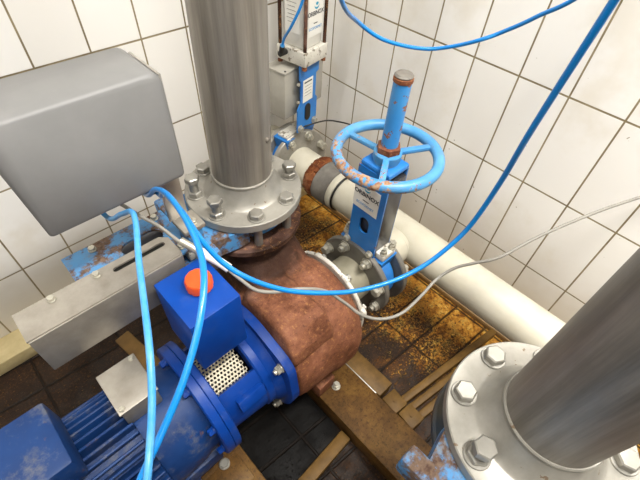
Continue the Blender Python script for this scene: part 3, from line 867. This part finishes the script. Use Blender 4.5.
# ================================================================== REAR VALVE WITH PNEUMATIC ACTUATOR
bx, by = .962, 1.052
flanged_spool('rear_pipe', 'short ivory flanged pipe end bolted below the pneumatic actuator', (MX, .875, .360), (bx, by + .010, .345), .070, False, True, 'ivory')
VB = V((.972, 1.095, .345))
t = thing('pneumatic_gate_valve', 'light blue knife gate valve with white pneumatic cylinder in the tiled corner', 'valve', tuple(VB))
YAW = math.radians(9.5); rear = t
x, y, z = VB
build('body', MB().lathe((x - .005, 1.067, z), (math.sin(YAW), math.cos(YAW), 0), [(0, .07), (0, .105), (.008, .112), (.048, .112), (.056, .105), (.056, .07)], 64, closed=True), 'blue', t)
mb = MB()
mb.loft([[(x - .07, y - .025, z + .05), (x + .07, y - .025, z + .05), (x + .07, y + .025, z + .05), (x - .07, y + .025, z + .05)],
         [(x - .085, y - .034, z + .115), (x + .085, y - .034, z + .115), (x + .085, y + .034, z + .115), (x - .085, y + .034, z + .115)],
         [(x - .088, y - .036, z + .13), (x + .088, y - .036, z + .13), (x + .088, y + .036, z + .13), (x - .088, y + .036, z + .13)]])
build('bonnet', mb, 'blue', t)
build('gland', MB().box((x, y, z + .137), (.150, .05, .012), None, .004), 'block', t)
XC = .978; yf = 1.044
out = [(-.060, .165), (.052, .165), (.056, .20), (.056, .275), (.045, .285), (.045, .375), (.060, .380), (.060, .43), (-.050, .43), (-.050, .375), (-.042, .37), (-.042, .285), (-.060, .26)]
mb = MB(); mb.plate(out, [], (XC + .005, yf, z), (1, 0, 0), (0, 0, 1), .006)
yb = build('front_yoke_plate', mb, 'blue', t)
o = MB(); o.plate(slot2(0, 0, .038, .0155, vert=True), [], (XC + .002, yf - .006, z + .235), (1, 0, 0), (0, 0, 1), .004)
build('window_plug', o, 'black', t, 'black oval window plug')
sb = build('sticker', MB().box((XC + .002, yf - .0065, z + .325), (.058, .0008, .088)), 'label', yb, 'white maker sticker')
build('print_bar', MB().box((XC + .002, yf - .0072, z + .358), (.044, .0006, .005)), 'ink', sb)
for k in range(4): build('print_line', MB().box((XC + .002, yf - .0072, z + .343 - .012 * k), (.040, .0006, .0012)), 'rubber_grey', sb)
for px, pz in ((-.042, .18), (.045, .18)):
    bolt(t, (XC + px, yf - .006, z + pz), (0, -1, 0), .020, .010, mat='bolt_bright')
for px, pz in ((-.046, .29), (.050, .29), (-.046, .36), (.050, .36)):
    bolt(t, (XC + px, yf + .004, z + pz), (0, -1, 0), .011, .008, mat='bolt_bright', washer=False)
# cylinder
ax, ay, hh = .9937, 1.079, .0585
bot = MB(); bot.box((ax, ay, .800), (2 * hh + .012, 2 * hh + .012, .052), None, .006)
build('bottom_block', bot, 'block', t, 'pitted white end block')
cyl = build('actuator_cylinder', MB().box((ax, ay, 1.08), (2 * hh - .018, 2 * hh - .018, .515), None, .012, 3), 'cylwhite', t, 'white square profile cylinder')
build('top_block', MB().box((ax, ay, 1.36), (2 * hh + .012, 2 * hh + .012, .052), None, .006), 'block', t)
for sx in (-1, 1):
    for sy in (-1, 1):
        build('tie_rod', MB().cyl((ax + sx * (hh - .004), ay + sy * (hh - .004), .80), (ax + sx * (hh - .004), ay + sy * (hh - .004), 1.38), .0062, seg=14), 'rust_dark', t, 'rusty brown tie rod')
        build('tie_rod_nut', MB().hexa((ax + sx * (hh - .004), ay + sy * (hh - .004), .762), (0, 0, 1), .016, .012), 'brass_nut', t)
fy = ay - hh + .0085
lb = build('sticker', MB().box((ax + .004, fy, .925), (.074, .0008, .125)), 'label', cyl, 'white sticker with round blue mark')
text('lettering', 'ORBINOX', (ax + .004, fy - .0008, .928), (1, 0, 0), (0, 0, 1), .0185, 'ink', lb, .0004)
build('fine_print', MB().box((ax + .004, fy - .0007, .903), (.020, .0006, .0026)), 'ink', lb)
text('web_line', 'ECOFORMET', (ax + .004, fy - .0008, .884), (1, 0, 0), (0, 0, 1), .012, 'ink_blue', lb)
logo((ax + .008, fy - .0004, .957), (1, 0, 0), (0, 0, 1), .0125, lb)
fx = ax - hh + .0085
lb = build('sticker', MB().box((fx, ay + .005, .935), (.0008, .062, .125)), 'label', cyl, 'white data sticker')
build('print_bar', MB().box((fx - .0008, ay + .005, .982), (.0006, .052, .006)), 'ink', lb)
for k in range(6): build('print_line', MB().box((fx - .0008, ay + .008, .965 - .012 * k), (.0006, .030 if k % 2 else .040, .0012)), 'rubber_grey', lb)
rear.rotation_euler = (0, 0, YAW)
t2 = thing('hose_fitting', 'black elbow air fitting on the front corner of the actuator block', 'fitting', (.915, 1.10, .82))
fx, fy2, fz = .905, 1.085, .812
build('fitting_body', MB().cyl((fx + .022, fy2 + .004, fz), (fx - .012, fy2, fz), .010, seg=16, bev=.002), 'black', t2)
build('elbow', MB().cyl((fx - .004, fy2, fz), (fx - .002, fy2 - .005, fz + .026), .009, seg=16, bev=.002), 'black', t2)
build('collet', MB().cyl((fx - .002, fy2 - .005, fz + .025), (fx - .002, fy2 - .006, fz + .031), .0078, seg=16), 'ink_blue', t2)
t3 = thing('solenoid_enclosure', 'beige-grey metal box mounted behind the blue pneumatic valve yoke', 'enclosure', (.998, 1.124, .65))
build('housing', MB().box((1.003, 1.124, .655), (.232, .090, .180), None, .005), 'grey_box2', t3)
build('lid', MB().box((1.003, 1.124, .748), (.238, .096, .008), None, .002), 'grey_box2', t3)
build('screw', MB().cyl((.898, 1.086, .752), (.898, 1.086, .7535), .004, seg=12), 'black', t3, 'black lid screw')
t3.rotation_euler = (0, 0, YAW)
flanged_spool('wall_pipe', 'ivory flanged pipe stub entering the back wall behind the pneumatic valve', (.966, 1.120, .345), (.966, 1.254, .345), .070, True, False, 'ivory')

# ================================================================== HOSES AND CABLES
def hose(name, pts, r, mat, label, cat):
    o = build(name, MB().tube(pts, r, 14, 8), mat, loc=pts[0]); tag(o, label, cat); return o
hose('air_hose', [(.205, .635, .912), (.206, .628, .900), (.203, .600, .912), (.194, .565, .95), (.185, .5265, .98), (.1748, .4504, 1.0), (.1771, .4141, .97), (.1897, .3831, .93), (.214, .3466, .9), (.2599, .3138, .86),
                  (.3158, .2831, .83), (.3841, .2557, .8), (.451, .2245, .8), (.5075, .1999, .82), (.5469, .1817, .86), (.5743, .1661, .92), (.5759, .1524, 1.03), (.54, .1351, 1.17), (.50, .10, 1.45), (.50, .05, 2.0), (.50, .05, 2.72)],
     .0045, 'hose', 'bright blue air hose sagging across the rusty pump to the right', 'hose')
hose('air_hose', [(.186, .655, .912), (.186, .640, .902), (.184, .605, .922), (.182, .5561, .97), (.1785, .497, 1.0), (.1627, .4128, 1.02), (.1416, .3417, 1.03), (.1164, .2943, 1.03), (.0812, .2586, 1.01), (.0376, .2308, .98),
                  (-.0059, .2123, .95), (-.0454, .1946, .93), (-.09, .175, .90), (-.16, .15, .85), (-.25, .12, .7), (-.3, .1, .4), (-.3, .05, .1)],
     .0045, 'hose', 'bright blue air hose looping down in front of the orange cap', 'hose')
hose('air_hose', [(.10, .66, .925), (.108, .62, .90), (.118, .56, .95), (.1185, .4905, 1.0), (.0812, .4046, 1.0), (.0504, .3311, 1.0), (.0254, .2734, 1.0), (.0018, .2359, .98), (-.0237, .2038, .96), (-.0496, .1751, .94), (-.10, .15, .85), (-.2, .12, .6), (-.25, .08, .1)],
     .0044, 'hose2', 'paler scuffed blue air hose hanging straight at the left edge', 'hose')
hose('air_hose', [(.64, .38, 2.72), (.62, .42, 2.2), (.57, .50, 1.7), (.52, .54, 1.42), (.5435, .5301, 1.27), (.6165, .5618, 1.17), (.7222, .6101, 1.1), (.7788, .5878, 1.06), (.8329, .5534, 1.04), (.8893, .5198, 1.03), (.9079, .4686, 1.05),
                  (.9122, .4166, 1.08), (.9315, .3866, 1.1), (.93, .3272, 1.15), (.92, .24, 1.24), (.95, .1, 1.5), (1.0, 0, 2.0), (1.05, 0, 2.7)],
     .0045, 'hose', 'bright blue air hose hanging in an arc before the upper right wall', 'hose')
hose('air_hose', [(fx - .002, fy2 - .006, fz + .028), (.9005, 1.066, .87), (.8985, 1.028, .92), (.914, .995, 1.0), (.925, .98, 1.1), (.92, 1.0, 1.25), (.90, 1.05, 1.4), (.88, 1.15, 1.8), (.88, 1.2, 2.72)],
     .0045, 'hose', 'short blue air hose rising from the black fitting on the actuator', 'hose')
hose('grey_cable', [(.02, .76, .88), (.08, .74, .87), (.14, .7123, .86), (.1654, .6439, .85), (.1855, .6118, .83), (.2035, .5779, .8), (.2229, .5406, .78), (.2471, .5018, .76), (.2589, .4579, .745), (.2685, .4171, .74),
                    (.2943, .3875, .74), (.3376, .359, .74), (.3939, .339, .7), (.4313, .3074, .65), (.4534, .2695, .62), (.4918, .2367, .6), (.5406, .215, .6), (.6036, .2113, .61), (.6648, .2104, .63),
                    (.7022, .1926, .66), (.7254, .1615, .69), (.7578, .1252, .72), (.8468, .0879, .76), (1.0, .02, .80), (1.21, -.08, .83)],
     .0038, 'cable', 'thin light grey cable drooping over the rusty pump to the wall', 'cable')
t = thing('cable_connector', 'white and silver cable connector beside the blue tank', 'connector', (.235, .54, .775))
mb = MB(); mb.tube([(.224, .545, .784), (.243, .512, .769), (.254, .486, .757)], .010, 16, 3)
build('shell', mb, 'plastic_white', t)
mb = MB(); mb.tube([(.205, .578, .803), (.224, .545, .784)], .0085, 16, 0); build('ferrule', mb, 'bolt_bright', t)
hose('grey_cable', [(fx + .06, 1.04, .52), (1.06, 1.01, .525), (1.12, .98, .51), (1.18, .96, .48), (1.226, .95, .46)], .003, 'black', 'thin dark cable curling beside the rear valve flange', 'cable')
